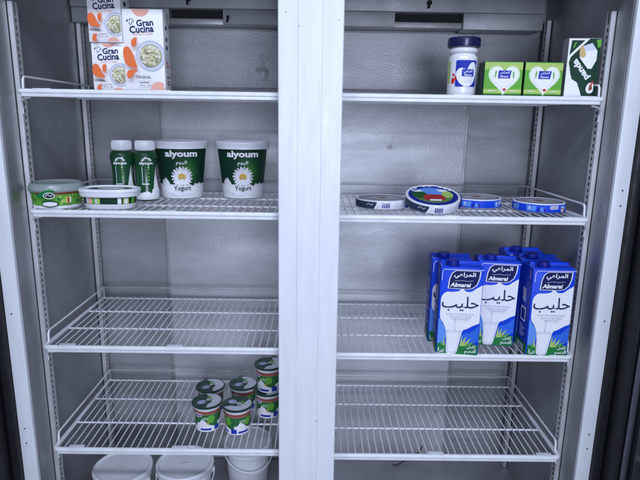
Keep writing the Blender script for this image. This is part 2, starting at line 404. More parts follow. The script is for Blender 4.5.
SHL = {(-1, 0): 'white wire shelf at the top of the left half, carrying the white cooking cream cartons',
       (-1, 1): 'white wire shelf of the left half carrying green yogurt tubs and drink bottles',
       (-1, 2): 'empty white wire shelf of the left half, above the small yogurt cups',
       (-1, 3): 'lowest white wire shelf of the left half, carrying small yogurt cups above the buckets',
       (1, 0): 'white wire shelf at the top of the right half, carrying the cheese jar and boxes',
       (1, 1): 'white wire shelf of the right half carrying the round flat cheese tins',
       (1, 2): 'white wire shelf of the right half carrying the blue milk cartons',
       (1, 3): 'empty lowest white wire shelf of the right half, below the milk cartons'}
for side in (-1, 1):
    src = None
    for k, z in list(enumerate(SZ))[::-1]:
        o = shelf_mesh(side) if src is None else copy_tree(src)
        src = src or o
        if k == 0:                    # the top shelves have closer cross bars
            for y in (.03, .075, .160, .195, .270, .305):
                b = MB(); b.tube([(side * .004, y, -.0054), (side * .5655, y, -.0054)], .0027, WIRE, 8); b.build('cross_bar', o)
        place(o, (side * .0025, 0, z + DZ[side][k]), 0, SHL[(side, k)]); tag(o, None, 'shelf', 'white wire shelves in the refrigerator')
Z1, Z2, Z3, Z4 = [SZ[k] + DZ[-1][k] + .0004 for k in range(4)]           # item heights, left half
Z1R, Z2R, Z3R = [SZ[k] + DZ[1][k] + .0004 for k in range(3)]              # right half

# ------------------------------------------------------------------ cooking cream cartons
def chef(a, x, y, s):
    k = a.W / a.H
    P = lambda px, py: (x + px * s, y + py * s * k)
    a.line([P(-.9, .1), P(-1, .5), P(-.5, .7), P(-.3, .3), P(0, .9), P(.5, .9), P(.7, .5), P(1.1, .45), P(.9, .05), P(.5, 0), P(.35, -.5), P(-.15, -.75), P(-.35, -.35), P(-.2, 0)], .016, NAVY)
    a.ell(*P(-.9, .3), .02, NAVY, n=10)
def drop(a, pts, m=ORANGE): a.blob(pts, m, 6)
def pasta(a, cx, cy, r, seed):
    rnd = random.Random(seed)
    a.ell(cx, cy, r * 1.04, GREY, n=40); a.ell(cx, cy, r, PLATE, n=40); a.ell(cx, cy, r * .93, GREY, n=36); a.ell(cx, cy, r * .76, PASTAG, n=30); a.ell(cx, cy, r * .70, PASTA, n=30)
    k = a.W / a.H
    for j in range(70):
        t = rnd.uniform(0, 6.28); d = r * .66 * math.sqrt(rnd.random())
        a.ell(cx + d * math.cos(t), cy + d * math.sin(t) * k, r * rnd.uniform(.09, .17), rnd.choice([PASTA, PASTA2, PASTA2, PASTAG, PASTA]), ry=r * rnd.uniform(.05, .085), n=9, rot=rnd.uniform(0, 180))
def cream_carton(W, H, D, tall, seed, label):
    t = empty('cream_carton', (0, 0, 0), 0, label, 'carton', 'cooking cream cartons')
    b = MB(); b.box((-W / 2, 0, 0), (W / 2, D, H), WHITE, .0012)
    b.box((-W / 2 + .002, D * .25, H), (W / 2 - .002, D * .75, H + .0012), WHITE, .0004)
    b.build('box', t)
    a = Art(W, H, (.012, .008, .988, .994))
    if tall:
        a.ell(.46, 1.02, .22, PEACH); chef(a, .2, .845, .085)
        a.text('Gran', .555, .84, .42, NAVY, bold=.028, rot=4, res=2); a.text('Cucina', .47, .765, .60, NAVY, height=.175, bold=.03, rot=4, res=2)
        a.text('PANNA E CREMA', .50, .706, .50, PEACH, height=.045, bold=.01, rot=3, res=1)
        pasta(a, .67, .445, .36, seed)
        drop(a, [(.37, .655), (.36, .60), (.30, .548), (.24, .56), (.23, .61), (.29, .648)])
        drop(a, [(.05, .535), (.15, .545), (.25, .47), (.31, .37), (.34, .295), (.2, .305), (.08, .34), (.03, .41), (.02, .49)])
        drop(a, [(.34, .272), (.25, .278), (.13, .262), (.08, .22), (.10, .175), (.16, .165), (.22, .20)])
        a.text('ORIGINAL', .49, .185, .38, DKTXT, height=.075, bold=.01, res=1)
        a.rect(.38, .115, .62, .122, DKTXT); a.text('200 ml', .45, .085, .13, DKTXT, bold=.01, res=1); a.text('20%', .63, .085, .10, DKTXT, bold=.01, res=1); a.rect(.32, .057, .68, .062, GREY)
        a.ell(.86, .03, .2, PEACH)
    else:
        a.ell(.52, 1.08, .24, PEACH); chef(a, .2, .86, .10)
        a.text('Gran', .57, .845, .47, NAVY, bold=.028, rot=4, res=2); a.text('Cucina', .50, .725, .66, NAVY, height=.2, bold=.03, rot=4, res=2)
        a.text('PANNA E CREMA', .52, .62, .52, PEACH, height=.045, bold=.01, rot=3, res=1)
        pasta(a, .84, .36, .33, seed + 1)
        drop(a, [(.47, .56), (.48, .50), (.45, .43), (.41, .39), (.36, .45), (.36, .53), (.41, .565)])
        drop(a, [(.06, .49), (.10, .56), (.2, .565), (.29, .48), (.34, .39), (.42, .30), (.28, .295), (.13, .32), (.06, .40)])
        a.text('ORIGINAL', .25, .235, .34, DKTXT, height=.08, bold=.01, res=1)
        drop(a, [(.30, .16), (.2, .135), (.16, .07), (.18, -.02), (.28, -.02), (.29, .08)])
        a.rect(.40, .15, .62, .158, DKTXT); a.text('200 ml', .42, .105, .14, DKTXT, bold=.01, res=1); a.text('20%', .60, .105, .10, DKTXT, bold=.01, res=1)
        a.ell(.80, -.05, .2, PEACH)
    b = MB(); b.add(a, front(-W / 2, 0, 0))
    a2 = Art(D, H, (.02, .01, .98, .99)); rnd = random.Random(seed)
    for y in (.80, .66, .56): a2.ell(.45, y, .14, NAVY, n=10, ry=.10)
    for j in range(14): a2.rect(.2, .46 - j * .03, rnd.uniform(.5, .85), .475 - j * .03, rnd.choice([BRN, ORANGE, GREY]))
    b.add(a2, rightf(W / 2, 0, 0))
    b.build('label_print', t)
    return t
c = cream_carton(.079, .157, .048, True, 3, 'tall white cooking cream carton with orange drops and a pasta bowl'); place(c, (-.3335, .047, Z1), 1)
s = cream_carton(.066, .0935, .05, False, 9, 'small white cooking cream carton at the bottom of the stack of two'); place(s, (-.4065, .052, Z1), -1)
s2 = copy_tree(s); place(s2, (-.4095, .0525, Z1 + .0952), -2.2, 'small white cooking cream carton stacked on top of the other small one')

# ------------------------------------------------------------------ cheese jar
def jar():
    t = empty('cheese_jar', (.310, .09, Z1R), 0, 'white jar of cream cheese with dark navy lid, left of the green boxes', 'jar')
    b = MB(); b.lathe([(0, 0), (.026, 0), (.0305, .002), (.0325, .006), (.033, .012), (.0335, .05), (.0335, .076), (.033, .083), (.0295, .088), (.028, .0905), (.0315, .092), (.0335, .095), (.0335, .0985), (.031, .102), (.028, .104), (0, .104)], JARG)
    b.build('body', t)
    b = MB(); b.lathe([(.0, .1035), (.0335, .1035), (.0355, .1045), (.036, .107), (.0375, .118), (.0372, .1215), (.0355, .1232), (0, .1236)], NAVYL, 60)
    for k in range(60):
        if k % 2 == 0:
            a = 2 * math.pi * k / 60; b.box((-.0006, -.0376, .105), (.0006, -.0366, .119), NAVYL, 0, Matrix.Rotation(a, 4, 'Z'))
    b.build('lid', t)
    a = Art(.052, .054, (-.5, 0, .5, 1))
    a.rrect(-.5, 0, .5, 1, .06, LOGOB)
    a.blob([(.0, .66), (.14, .88), (.33, .92), (.45, .75), (.46, .45), (.3, .12), (.02, .0), (-.25, .1), (-.42, .3), (-.48, .52), (-.32, .7), (-.12, .68)], INKW)
    a.rrect(-.22, .38, .34, .66, .05, LOGOB); a.text(AR_ALMARAI, .06, .565, .40, INKW, bold=.015, res=1); a.text('Almarai', .06, .445, .36, INKW, bold=.025, shear=.2, res=1)
    for k in range(3): a.rect(-.12, .30 - k * .07, .28, .315 - k * .07, GREY)
    b = MB(); f = around(lambda v: .0335, .022, .0335, 4); b.add(a, f, .004)
    a = Art(.02, .02); a.blob([(-.62, .0), (-.3, .0), (-.25, .4), (-.45, .6), (-.65, .4)], RED); a.blob([(-.2, .3), (0, .35), (0, .6), (-.25, .7)], RED); a.blob([(-.5, .75), (-.3, .75), (-.25, .95), (-.5, 1)], RED)
    b.add(a, around(lambda v: .0335, .029, .0335, -35), .004)
    a = Art(.01, .045); a.rect(0, 0, 1, 1, GRNY); b.add(a, around(lambda v: .0335, .03, .0335, -84), .004)
    b.build('label_print', t); t.scale = (.88, .88, .955)
jar()

# ------------------------------------------------------------------ green cheese boxes
def cheese_box():
    W, H, D = .0765, .0685, .042
    t = empty('cheese_box', (0, 0, 0), 0, None, 'box', 'green cheese boxes')
    b = MB(); b.box((-W / 2, 0, 0), (W / 2, D, H), GRND, .001); b.build('box', t)
    a = Art(W, H, (.01, .01, .99, .99))
    a.rect(0, 0, 1, 1, GRNM); a.rect(0, .10, 1, 1, GRNL); a.rect(0, .77, 1, .97, GRNY); a.rect(0, .12, 1, .23, GRNY); a.rect(0, .09, 1, .11, GRNL)
    def heart(s, m, dy=0):
        pts = []
        for k in range(40):
            q = 2 * math.pi * k / 40; x = 16 * math.sin(q) ** 3; y = 13 * math.cos(q) - 5 * math.cos(2 * q) - 2 * math.cos(3 * q) - math.cos(4 * q)
            pts.append((.52 + x * s / 17 * .78, .53 + dy + y * s / 17 * (W / H) * .80))
        a.poly(pts, m)
    heart(.56, ink('pale_lime', (.62, .78, .50))); heart(.51, INKW)
    a.line([(.24, .62), (.28, .45), (.38, .34), (.52, .22)], .012, SHADEW); a.line([(.80, .60), (.74, .44), (.64, .32), (.53, .22)], .012, SHADEW)
    a.blob([(.285, .72), (.32, .74), (.31, .60), (.285, .54)], GRNL); a.blob([(.74, .72), (.775, .68), (.77, .54), (.75, .56)], GRNL)
    a.poly([(.36, .53), (.67, .53), (.70, .75), (.37, .75)], LOGOB)
    a.text(AR_ALMARAI, .530, .685, .24, INKW, bold=.01, res=1); a.text('Almarai', .515, .585, .22, INKW, bold=.02, shear=.2, res=1)
    a.blob([(.46, .26), (.52, .36), (.54, .46), (.58, .34), (.62, .26), (.54, .20)], INKW); a.blob([(.50, .22), (.55, .26), (.59, .22), (.55, .18)], RED)
    for x in (.12, .70): a.rect(x, .165, x + .16, .185, INKW)
    b = MB(); b.add(a, front(-W / 2, 0, 0))
    a = Art(D, H); a.rect(.02, .1, .98, .9, GRND); a.rect(.3, .3, .7, .8, DKTXT); b.add(a, leftf(-W / 2, D, 0))
    b.build('label_print', t); return t
g1 = cheese_box(); place(g1, (.3785, .037, Z1R), -1, 'green cheese box with a white heart, standing right beside the jar')
g2 = copy_tree(g1); place(g2, (.4585, .037, Z1R), 1, 'green cheese box with a white heart, touching the upright dark green box')

def panda_box():
    W, H, D = .062, .116, .032
    t = empty('cheese_box', (.5385, .047, Z1R), -6, 'dark green and white cheese box standing on its end, with slanting brand lettering', 'box')
    b = MB(); b.box((-W / 2, 0, 0), (W / 2, D, H), SIDEG, .001); b.build('box', t)
    a = Art(W, H, (.01, .01, .99, .99))
    a.rect(0, 0, 1, 1, GRND)
    a.poly([(0, 0), (0, 1), (.66, 1), (.10, .69), (.06, .60), (.10, .52), (.14, .42), (.20, .33), (.38, .27), (.50, .12), (.56, .03), (.56, 0)], INKW)
    a.poly([(.05, .72), (.09, .965), (.50, .965)], GRND); a.poly([(.14, .84), (.20, .93), (.25, .93), (.18, .84)], GRNL)
    a.rect(.5, 0, 1, .035, INKW)
    a.poly([(.40, .86), (.72, .92), (.98, .73), (.78, .50), (.66, .50), (.38, .68)], INKW); a.poly([(.40, .86), (.72, .92), (.86, .82), (.52, .78)], SHADEW)
    a.blob([(.38, .86), (.44, .88), (.52, .80), (.56, .72), (.48, .68), (.38, .71), (.36, .78)], TAN)
    a.poly([(.84, .97), (.99, .98), (.99, .86), (.90, .84)], GRNL)
    a.text('panda', .46, .49, .74, INKW, height=.26, bold=.04, rot=128, res=2)
    a.ell(.80, .18, .13, INKW, ry=.17, rot=-10); a.blob([(.76, .14), (.86, .16), (.84, .22), (.78, .24)], BRN); a.blob([(.80, .22), (.88, .26), (.84, .30)], RED)
    a.rect(.9, 0, 1, .8, GRND)
    b = MB(); b.add(a, front(-W / 2, 0, 0))
    a = Art(D, H); a.rect(.02, .02, .98, .98, SIDEG)
    b.add(a, leftf(-W / 2, D, 0)); b.build('label_print', t)
panda_box()

# ------------------------------------------------------------------ yogurt tubs
def tub():
    t = empty('yogurt_tub', (0, 0, 0), 0, None, 'tub', 'large green yogurt tubs')
    H = .131; r0, r1 = .047, .0605; Rf = lambda v: r0 + (r1 - r0) * v / H
    b = MB(); b.lathe([(0, .002), (r0 - .004, .002), (r0 - .002, 0), (r0, .002), (r1, H), (r1 + .001, H + .0005)], PLW, 64); b.build('body', t)
    b = MB(); b.lathe([(r1, H - .013), (r1 + .0045, H - .014), (r1 + .0048, H - .004), (r1 + .0062, H - .002), (r1 + .0062, H + .002), (r1 + .004, H + .0035), (r1 - .001, H + .003), (r1 - .003, H), (0, H)], PLW, 64); b.build('lid', t)
    Rr = .054
    a = Art(1, 1)
    v0 = .002; vt = H - .0135
    G = [GRND, ink('tub_green_1', (.008, .05, .022)), ink('tub_green_2', (.010, .07, .024)), ink('tub_green_3', (.018, .10, .026)), ink('tub_green_4', (.035, .14, .03)), ink('tub_green_5', (.07, .20, .045))]
    a.rect(-.165, .034, .165, vt, G[0])
    for off in (0, ):
        for k in range(1, 6): a.clip = None; a.ell(.012 + off, .062, .043 - k * .0065, G[k], ry=.048 - k * .0065, n=32)
        # milk splash
        a.poly([(-.060, .001), (.060, .001), (.060, .034), (.052, .030), (.046, .038), (.040, .031), (.034, .037), (.028, .030), (.018, .034), (.0, .03), (-.018, .034), (-.028, .031), (-.033, .040), (-.041, .050), (-.037, .040), (-.044, .036), (-.052, .044), (-.049, .034), (-.060, .030)], INKW)
    a.rect(-.165, .001, -.059, .034, INKW); a.rect(.059, .001, .165, .034, INKW)
    n = 19
    for k in range(n):
        q = 2 * math.pi * k / n + .1; cx, cy = .0, .052
        a.ell(cx + .0155 * math.cos(q), cy + .0155 * math.sin(q), .0098, INKW if k % 2 else GREY, ry=.0032, n=12, rot=math.degrees(q))
    a.ell(0, .052, .0165, INKW, n=24); a.ell(0, .0515, .0088, YEL, n=20); a.ell(0, .0492, .0072, TAN, ry=.004, n=16)
    a.poly([(-.012, .043), (.0, .047), (.012, .043), (.018, .034), (-.018, .034)], INKW)
    a.text('alyoum', 0, .104, .068, INKW, height=.0195, bold=.035, res=2)
    a.text(AR_ALYOUM, 0, .0845, .023, INKW, height=.011, bold=.02, res=2)
    a.text('Yogurt', .0, .024, .041, DKTXT, height=.0135, bold=.02, rot=1, res=2)
    a.line([(-.03, .012), (-.01, .008), (.01, .013), (.03, .009)], .0010, GREY); a.line([(-.045, .022), (-.036, .014), (-.02, .012)], .0010, GREY)
    b = MB(); b.add(a, around(Rf, 0, Rr, 0), .005); b.build('label_print', t)
    return t
t1 = tub(); place(t1, (-.3165, .240, Z2), 14, 'large green yogurt tub with a daisy, next to the drink bottles')
t2 = copy_tree(t1); place(t2, (-.1705, .255, Z2), 8, 'large green yogurt tub with a daisy, next to the centre post')

# ------------------------------------------------------------------ drink bottles
def bottle(rot, variant, label, loc):
    t = empty('yogurt_drink_bottle', loc, 0, label, 'bottle', 'small green drink bottles')
    prof = [(0, 0), (.022, 0), (.025, .002), (.0262, .008), (.0260, .026), (.0238, .048), (.0230, .064), (.0243, .086), (.0268, .106), (.0272, .113), (.0255, .121), (.0210, .1265), (.0185, .129)]
    def Rf(v):
        for (ra, za), (rb, zb) in zip(prof[1:], prof[2:]):
            if za <= v <= zb and zb > za: return ra + (rb - ra) * (v - za) / (zb - za)
        return .026
    b = MB(); b.lathe(prof + [(.0185, .133), (0, .133)], BOTG, 48); b.build('body', t)
    b = MB(); b.lathe([(0, .1285), (.0202, .1285), (.0212, .130), (.0216, .145), (.0218, .1515), (.0205, .1535), (0, .154)], PLW, 48)
    for k in range(48): b.box((-.0004, -.0221, .131), (.0004, -.0210, .149), PLW, 0, Matrix.Rotation(2 * math.pi * k / 48, 4, 'Z'))
    b.build('cap', t)
    a = Art(1, 1)
    a.rect(-.0785, .004, .0785, .018, INKW)
    base = [(-.078, .016), (-.06, .026), (-.045, .018), (-.03, .030), (-.018, .020), (.0, .026), (.008, .02), (.014, .032), (.020, .06), (.0265, .092), (.0262, .060), (.025, .034), (.034, .028), (.05, .036), (.065, .02), (.078, .016), (.078, .014), (-.078, .014)]
    a.poly([(x, max(y, .014)) for x, y in base], INKW)
    a.rect(.010, .022, .024, .030, INKW)
    a.text('alyoum', -.001, .0965, .031, INKW, height=.0095, bold=.045, res=1); a.blob([(-.011, .103), (-.006, .1095), (.0, .111), (.007, .1095), (.011, .103), (.0, .1035)], INKW)
    a.blob([(-.006, .104), (-.002, .108), (.003, .1075), (.006, .104)], GRNM)
    a.blob([(.010, .022), (.018, .03), (.026, .06), (.032, .088), (.0285, .060), (.031, .036), (.036, .022)], INKW); a.rect(-.0115, .046, -.0100, .088, GREY); 
    for y in (.088, .078, .070, .060, .052): a.rect(.002, y, .0055, y + .004, GRNL)
    a.ell(.004, .094, .0018, INKW, n=10); a.ell(.004, .086, .0016, INKW, n=10); a.rect(-.012, .043, .004, .0455, INKW)
    b = MB(); b.add(a, around(Rf, 0, .026, rot), .0035); b.build('label_print', t); t.scale = (1, 1, .885)
bottle(6, 0, 'green drink bottle with white cap, the left one, behind the low oval tub', (-.432, .166, Z2))
bottle(20, 1, 'green drink bottle with white cap and milk splash, next to the large yogurt tub', (-.3805, .170, Z2))

# ------------------------------------------------------------------ round salad tub and oval cheese tub
def round_tub():
    t = empty('round_cheese_tub', (-.5345, .055, Z2), 24, 'round tub with clear lid and green leafy printed side, at the left wall', 'tub')
    r0, r1, H = .0455, .0485, .042; Rf = lambda v: r0 + (r1 - r0) * v / H
    b = MB(); b.lathe([(0, .001), (r0 - .002, 0), (r0, .002), (r1, H), (r1 + .001, H + .002)], PLW, 56); b.build('body', t)
    b = MB(); b.lathe([(r1 + .001, H - .006), (.0525, H - .006), (.0535, H - .004), (.0535, H + .002), (.0525, H + .0035), (.0505, H + .0095), (.0495, H + .0105), (.047, H + .008), (0, H + .007)], CLEARP, 56); b.build('lid', t)
    a = Art(1, 1); a.rect(-.14, .003, .14, .040, GRNL); a.rect(-.045, .031, .14, .040, BRN); a.rect(-.14, .003, .14, .008, INKW)
    rnd = random.Random(5)
    for k in range(46): a.ell(rnd.uniform(-.13, .13), rnd.uniform(.012, .031), rnd.uniform(.002, .006), rnd.choice([GRN, GRNL, GRNY, GRNM, GRNY]), ry=rnd.uniform(.001, .003), n=10, rot=rnd.uniform(0, 180))
    a.blob([(-.035, .028), (-.02, .04), (-.002, .04), (-.012, .028), (-.02, .024)], GRN)
    a.ell(-.012, .030, .010, INKW, ry=.0065, n=20); a.ell(-.012, .030, .0085, GRND, ry=.0050, n=20); a.line([(-.018, .029), (-.014, .033), (-.010, .029), (-.006, .031)], .0015, INKW)
    a.ell(-.012, .013, .015, GRND, ry=.007, n=20); a.ell(-.012, .013, .013, INKW, ry=.0045, n=20); a.rect(.014, .014, .024, .027, GRNY); a.rect(.018, .015, .021, .026, RED); a.rect(.0225, .015, .0245, .026, INKW)
    b = MB(); b.add(a, around(Rf, 0, .047, 0), .005); b.build('label_print', t)
round_tub()
def oval_tub():
    t = empty('oval_cheese_tub', (-.4230, .056, Z2), 1, 'low oval cheese tub with white rim and dark green side before the bottles', 'tub')
    H = .036; sy, sup = .68, 2.5
    b = MB(); b.lathe([(0, .001), (.048, 0), (.050, .002), (.0535, H), (.0535, H + .001)], PLW, 64, sy, sup); b.build('body', t)
    b = MB(); b.lathe([(.054, H - .009), (.0595, H - .010), (.0605, H - .008), (.0610, H - .001), (.0625, H), (.0625, H + .003), (.061, H + .0055), (.056, H + .0065), (.053, H + .003), (0, H + .003)], PLW, 64, sy, sup)
    b.build('lid', t)
    a = Art(1, 1)
    def sup_pt(r, ang): 
        c, d = math.cos(ang), math.sin(ang); k = (abs(c) ** sup + abs(d) ** sup) ** (-1 / sup); return r * k * c, r * k * d * sy
    a.poly([sup_pt(.045, 2 * math.pi * k / 40) for k in range(40)], GRND); a.blob([(-.03, .012), (0, .02), (.02, .015), (.03, .0), (.0, -.005), (-.02, 0)], INKW); a.blob([(-.028, -.016), (.0, -.012), (.028, -.018), (.0, -.024)], GRNL)
    b = MB(); b.add(a, lambda u, v, h: Vector((u, v, H + .003 + h)))
    a = Art(1, 1); a.rect(-.12, .009, .12, .031, GRND)
    for x, w_, m in ((-.036, .028, GREY), (-.03, .008, PEACH), (-.022, .005, GRNL), (-.013, .005, GRNY), (.022, .006, INKW), (.031, .011, GRNY), (.034, .005, INKW), (.048, .012, GRNL)): a.rect(x, .012, x + w_, .024, m)
    a.rect(-.12, .009, .12, .011, INKW)
    def f(u, v, h):
        an = u / .045 - math.pi / 2; c, d = math.cos(an), math.sin(an); k = (abs(c) ** sup + abs(d) ** sup) ** (-1 / sup); r = .050 + .0035 * v / H + h + .0002
        return Vector((r * k * c, r * k * d * sy, v))
    b.add(a, f, .004); b.build('label_print', t)
oval_tub()

# ------------------------------------------------------------------ round flat tins of cheese portions
def tin(label, loc, D=.118, H=.0195, kind='white', rx=0, rz=0, ry=0):
    t = empty('cheese_tin', loc, rz, label, 'tin', 'round flat cheese tins', rx=rx, ry=ry)
    r = D / 2
    b = MB(); b.lathe([(0, .0006), (r - .003, .0006), (r - .0015, 0), (r - .0006, .001), (r - .0006, H * .45)], TINW, 64); b.build('base', t)
    b = MB(); b.lathe([(r - .0008, H * .42), (r, H * .42), (r, H - .0025), (r - .001, H - .0006), (r - .0035, H), (r - .005, H - .0012), (0, H - .0012)], TINW, 64); b.build('lid', t)
    a = Art(1, 1); Rr = r
    if kind == 'white':
        a.rect(-.09, .0012, -.018, H - .003, ink('slate', (.03, .05, .09))); a.line([(-.042, .009), (-.036, .013), (-.030, .009), (-.026, .012)], .001, INKW)
        a.poly([(-.024, .0012), (-.019, .0012), (-.012, H - .003), (-.016, H - .003)], INKW)
        for k in range(16):
            if k % 4 != 3: a.rect(-.006 + k * .0011, .004, -.0053 + k * .0011, H - .005, BLUED)
        for k in range(4): a.rect(.020, .005 + k * .0028, .048, .0057 + k * .0028, GREY)
        a.rect(.055, .0012, .12, H - .003, LOGOB)
    else:
        a.rect(-math.pi * r * .99, .0012, math.pi * r * .99, H - .0025, BLUE)
        for x in (-.085, -.045, .03): 
            a.poly([(x, .003), (x + .018, .003), (x + .020, H - .005), (x - .002, H - .005)], SKYB); a.rect(x + .004, .006, x + .006, H - .006, INKW)
        for x0 in (-.022, ):
            a.rect(x0, .003, x0 + .015, H * .5, BLUED); a.poly([(x0 + .003, .003), (x0 + .012, .003), (x0 + .010, H * .6), (x0 + .005, H * .6)], SKYB)
        if kind == 'blueR': tx, ex = .012, .034
        else: tx, ex = .052, -.055
        a.rrect(tx - .010, .0085, tx + .010, .0155, .003, INKW); 
        for k in range(5): a.rect(tx - .008 + k * .0034, .010, tx - .0062 + k * .0034, .0138, BLUED)
        a.ell(ex, .008, .005, INKW, ry=.006, n=14); a.ell(ex + .002, .008, .0025, RED, n=10); a.ell(ex - .003, .010, .002, BRN, n=8); a.ell(ex + .006, .005, .002, DKTXT, n=8)
    b = MB(); b.add(a, around(lambda v: r, 0, Rr, 0), .005)
    a = Art(1, 1); q = r - .006
    a.ell(0, 0, q, BLUED if kind != 'grey' else GREY, n=56)
    if kind == 'scene':
        pass
    if kind == 'white' and rx:
        q2 = q * .79
        a.ell(0, 0, q2, SKYB, n=48)
        a.clip = None
        lower = [(q2 * math.cos(R(k)), q2 * math.sin(R(k))) for k in range(180, 361, 8)]
        a.poly(lower + [(q2 * .99, .001), (.03, .006), (.01, .0), (-.015, .002), (-.035, .006), (-q2 * .99, .0)], ink('field_green', (.10, .22, .06)))
        a.blob([(-.043, .012), (-.025, .02), (-.012, .008), (-.012, -.012), (-.030, -.018), (-.043, -.006)], GRNM)
        a.blob([(.022, .016), (.036, .02), (.043, .008), (.041, -.008), (.028, -.014), (.020, 0)], GRNY)
        a.blob([(-.04, .020), (-.028, .028), (-.018, .024), (-.026, .018)], INKW); a.blob([(.012, .028), (.028, .030), (.036, .022), (.020, .018)], INKW)
        a.blob([(-.017, -.030), (.017, -.030), (.022, -.008), (.012, .002), (-.012, .002), (-.022, -.008)], ink('dull_red', (.38, .03, .03)))       # plain red panel, no figure
        a.rrect(-.012, -.032, .014, -.024, .003, INKW)
        for k in range(9):                                                # lettering round the top edge
            an = R(148 - k * 14.5); rr = q * .895
            if k in (2, 5): continue
            x, y = rr * math.cos(an), rr * math.sin(an)
            a.ell(x, y, .0050, INKW, ry=.0024, n=10, rot=math.degrees(an) - 90)
    else:
        a.ell(0, 0, q * .93, ink('tin_top', (.30, .31, .36)), n=48); a.blob([(-.03, .0), (-.01, .02), (.02, .016), (.034, -.004), (.01, -.022), (-.02, -.018)], ink('tin_top_pale', (.45, .44, .44))); a.blob([(-.012, .004), (.004, .010), (.014, .0), (.0, -.008)], BRN)
    b.add(a, topf(0, 0, H - .0012)); b.build('label_print', t)
tin('white sided flat cheese tin lying level, nearest the centre post', (.160, .140, Z2R))
tin('flat cheese tin leaning up with its colourful blue lid facing the front', (.262, .030, Z2R + .0005), .118, .0195, 'white', rx=15, rz=0)
bpy.data.objects[[o.name for o in bpy.data.objects if o.get('label', '').startswith('flat cheese tin leaning')][0]].location = (.262, .0245 + .059 * math.cos(R(15)), Z2R + .0012 + .059 * math.sin(R(15)))
tin('blue sided flat cheese tin half hidden behind the leaning tin', (.384, .174, Z2R), .115, .020, 'blueL')
tin('blue sided flat cheese tin alone at the right end of the shelf', (.5105, .122, Z2R), .112, .020, 'blueR')

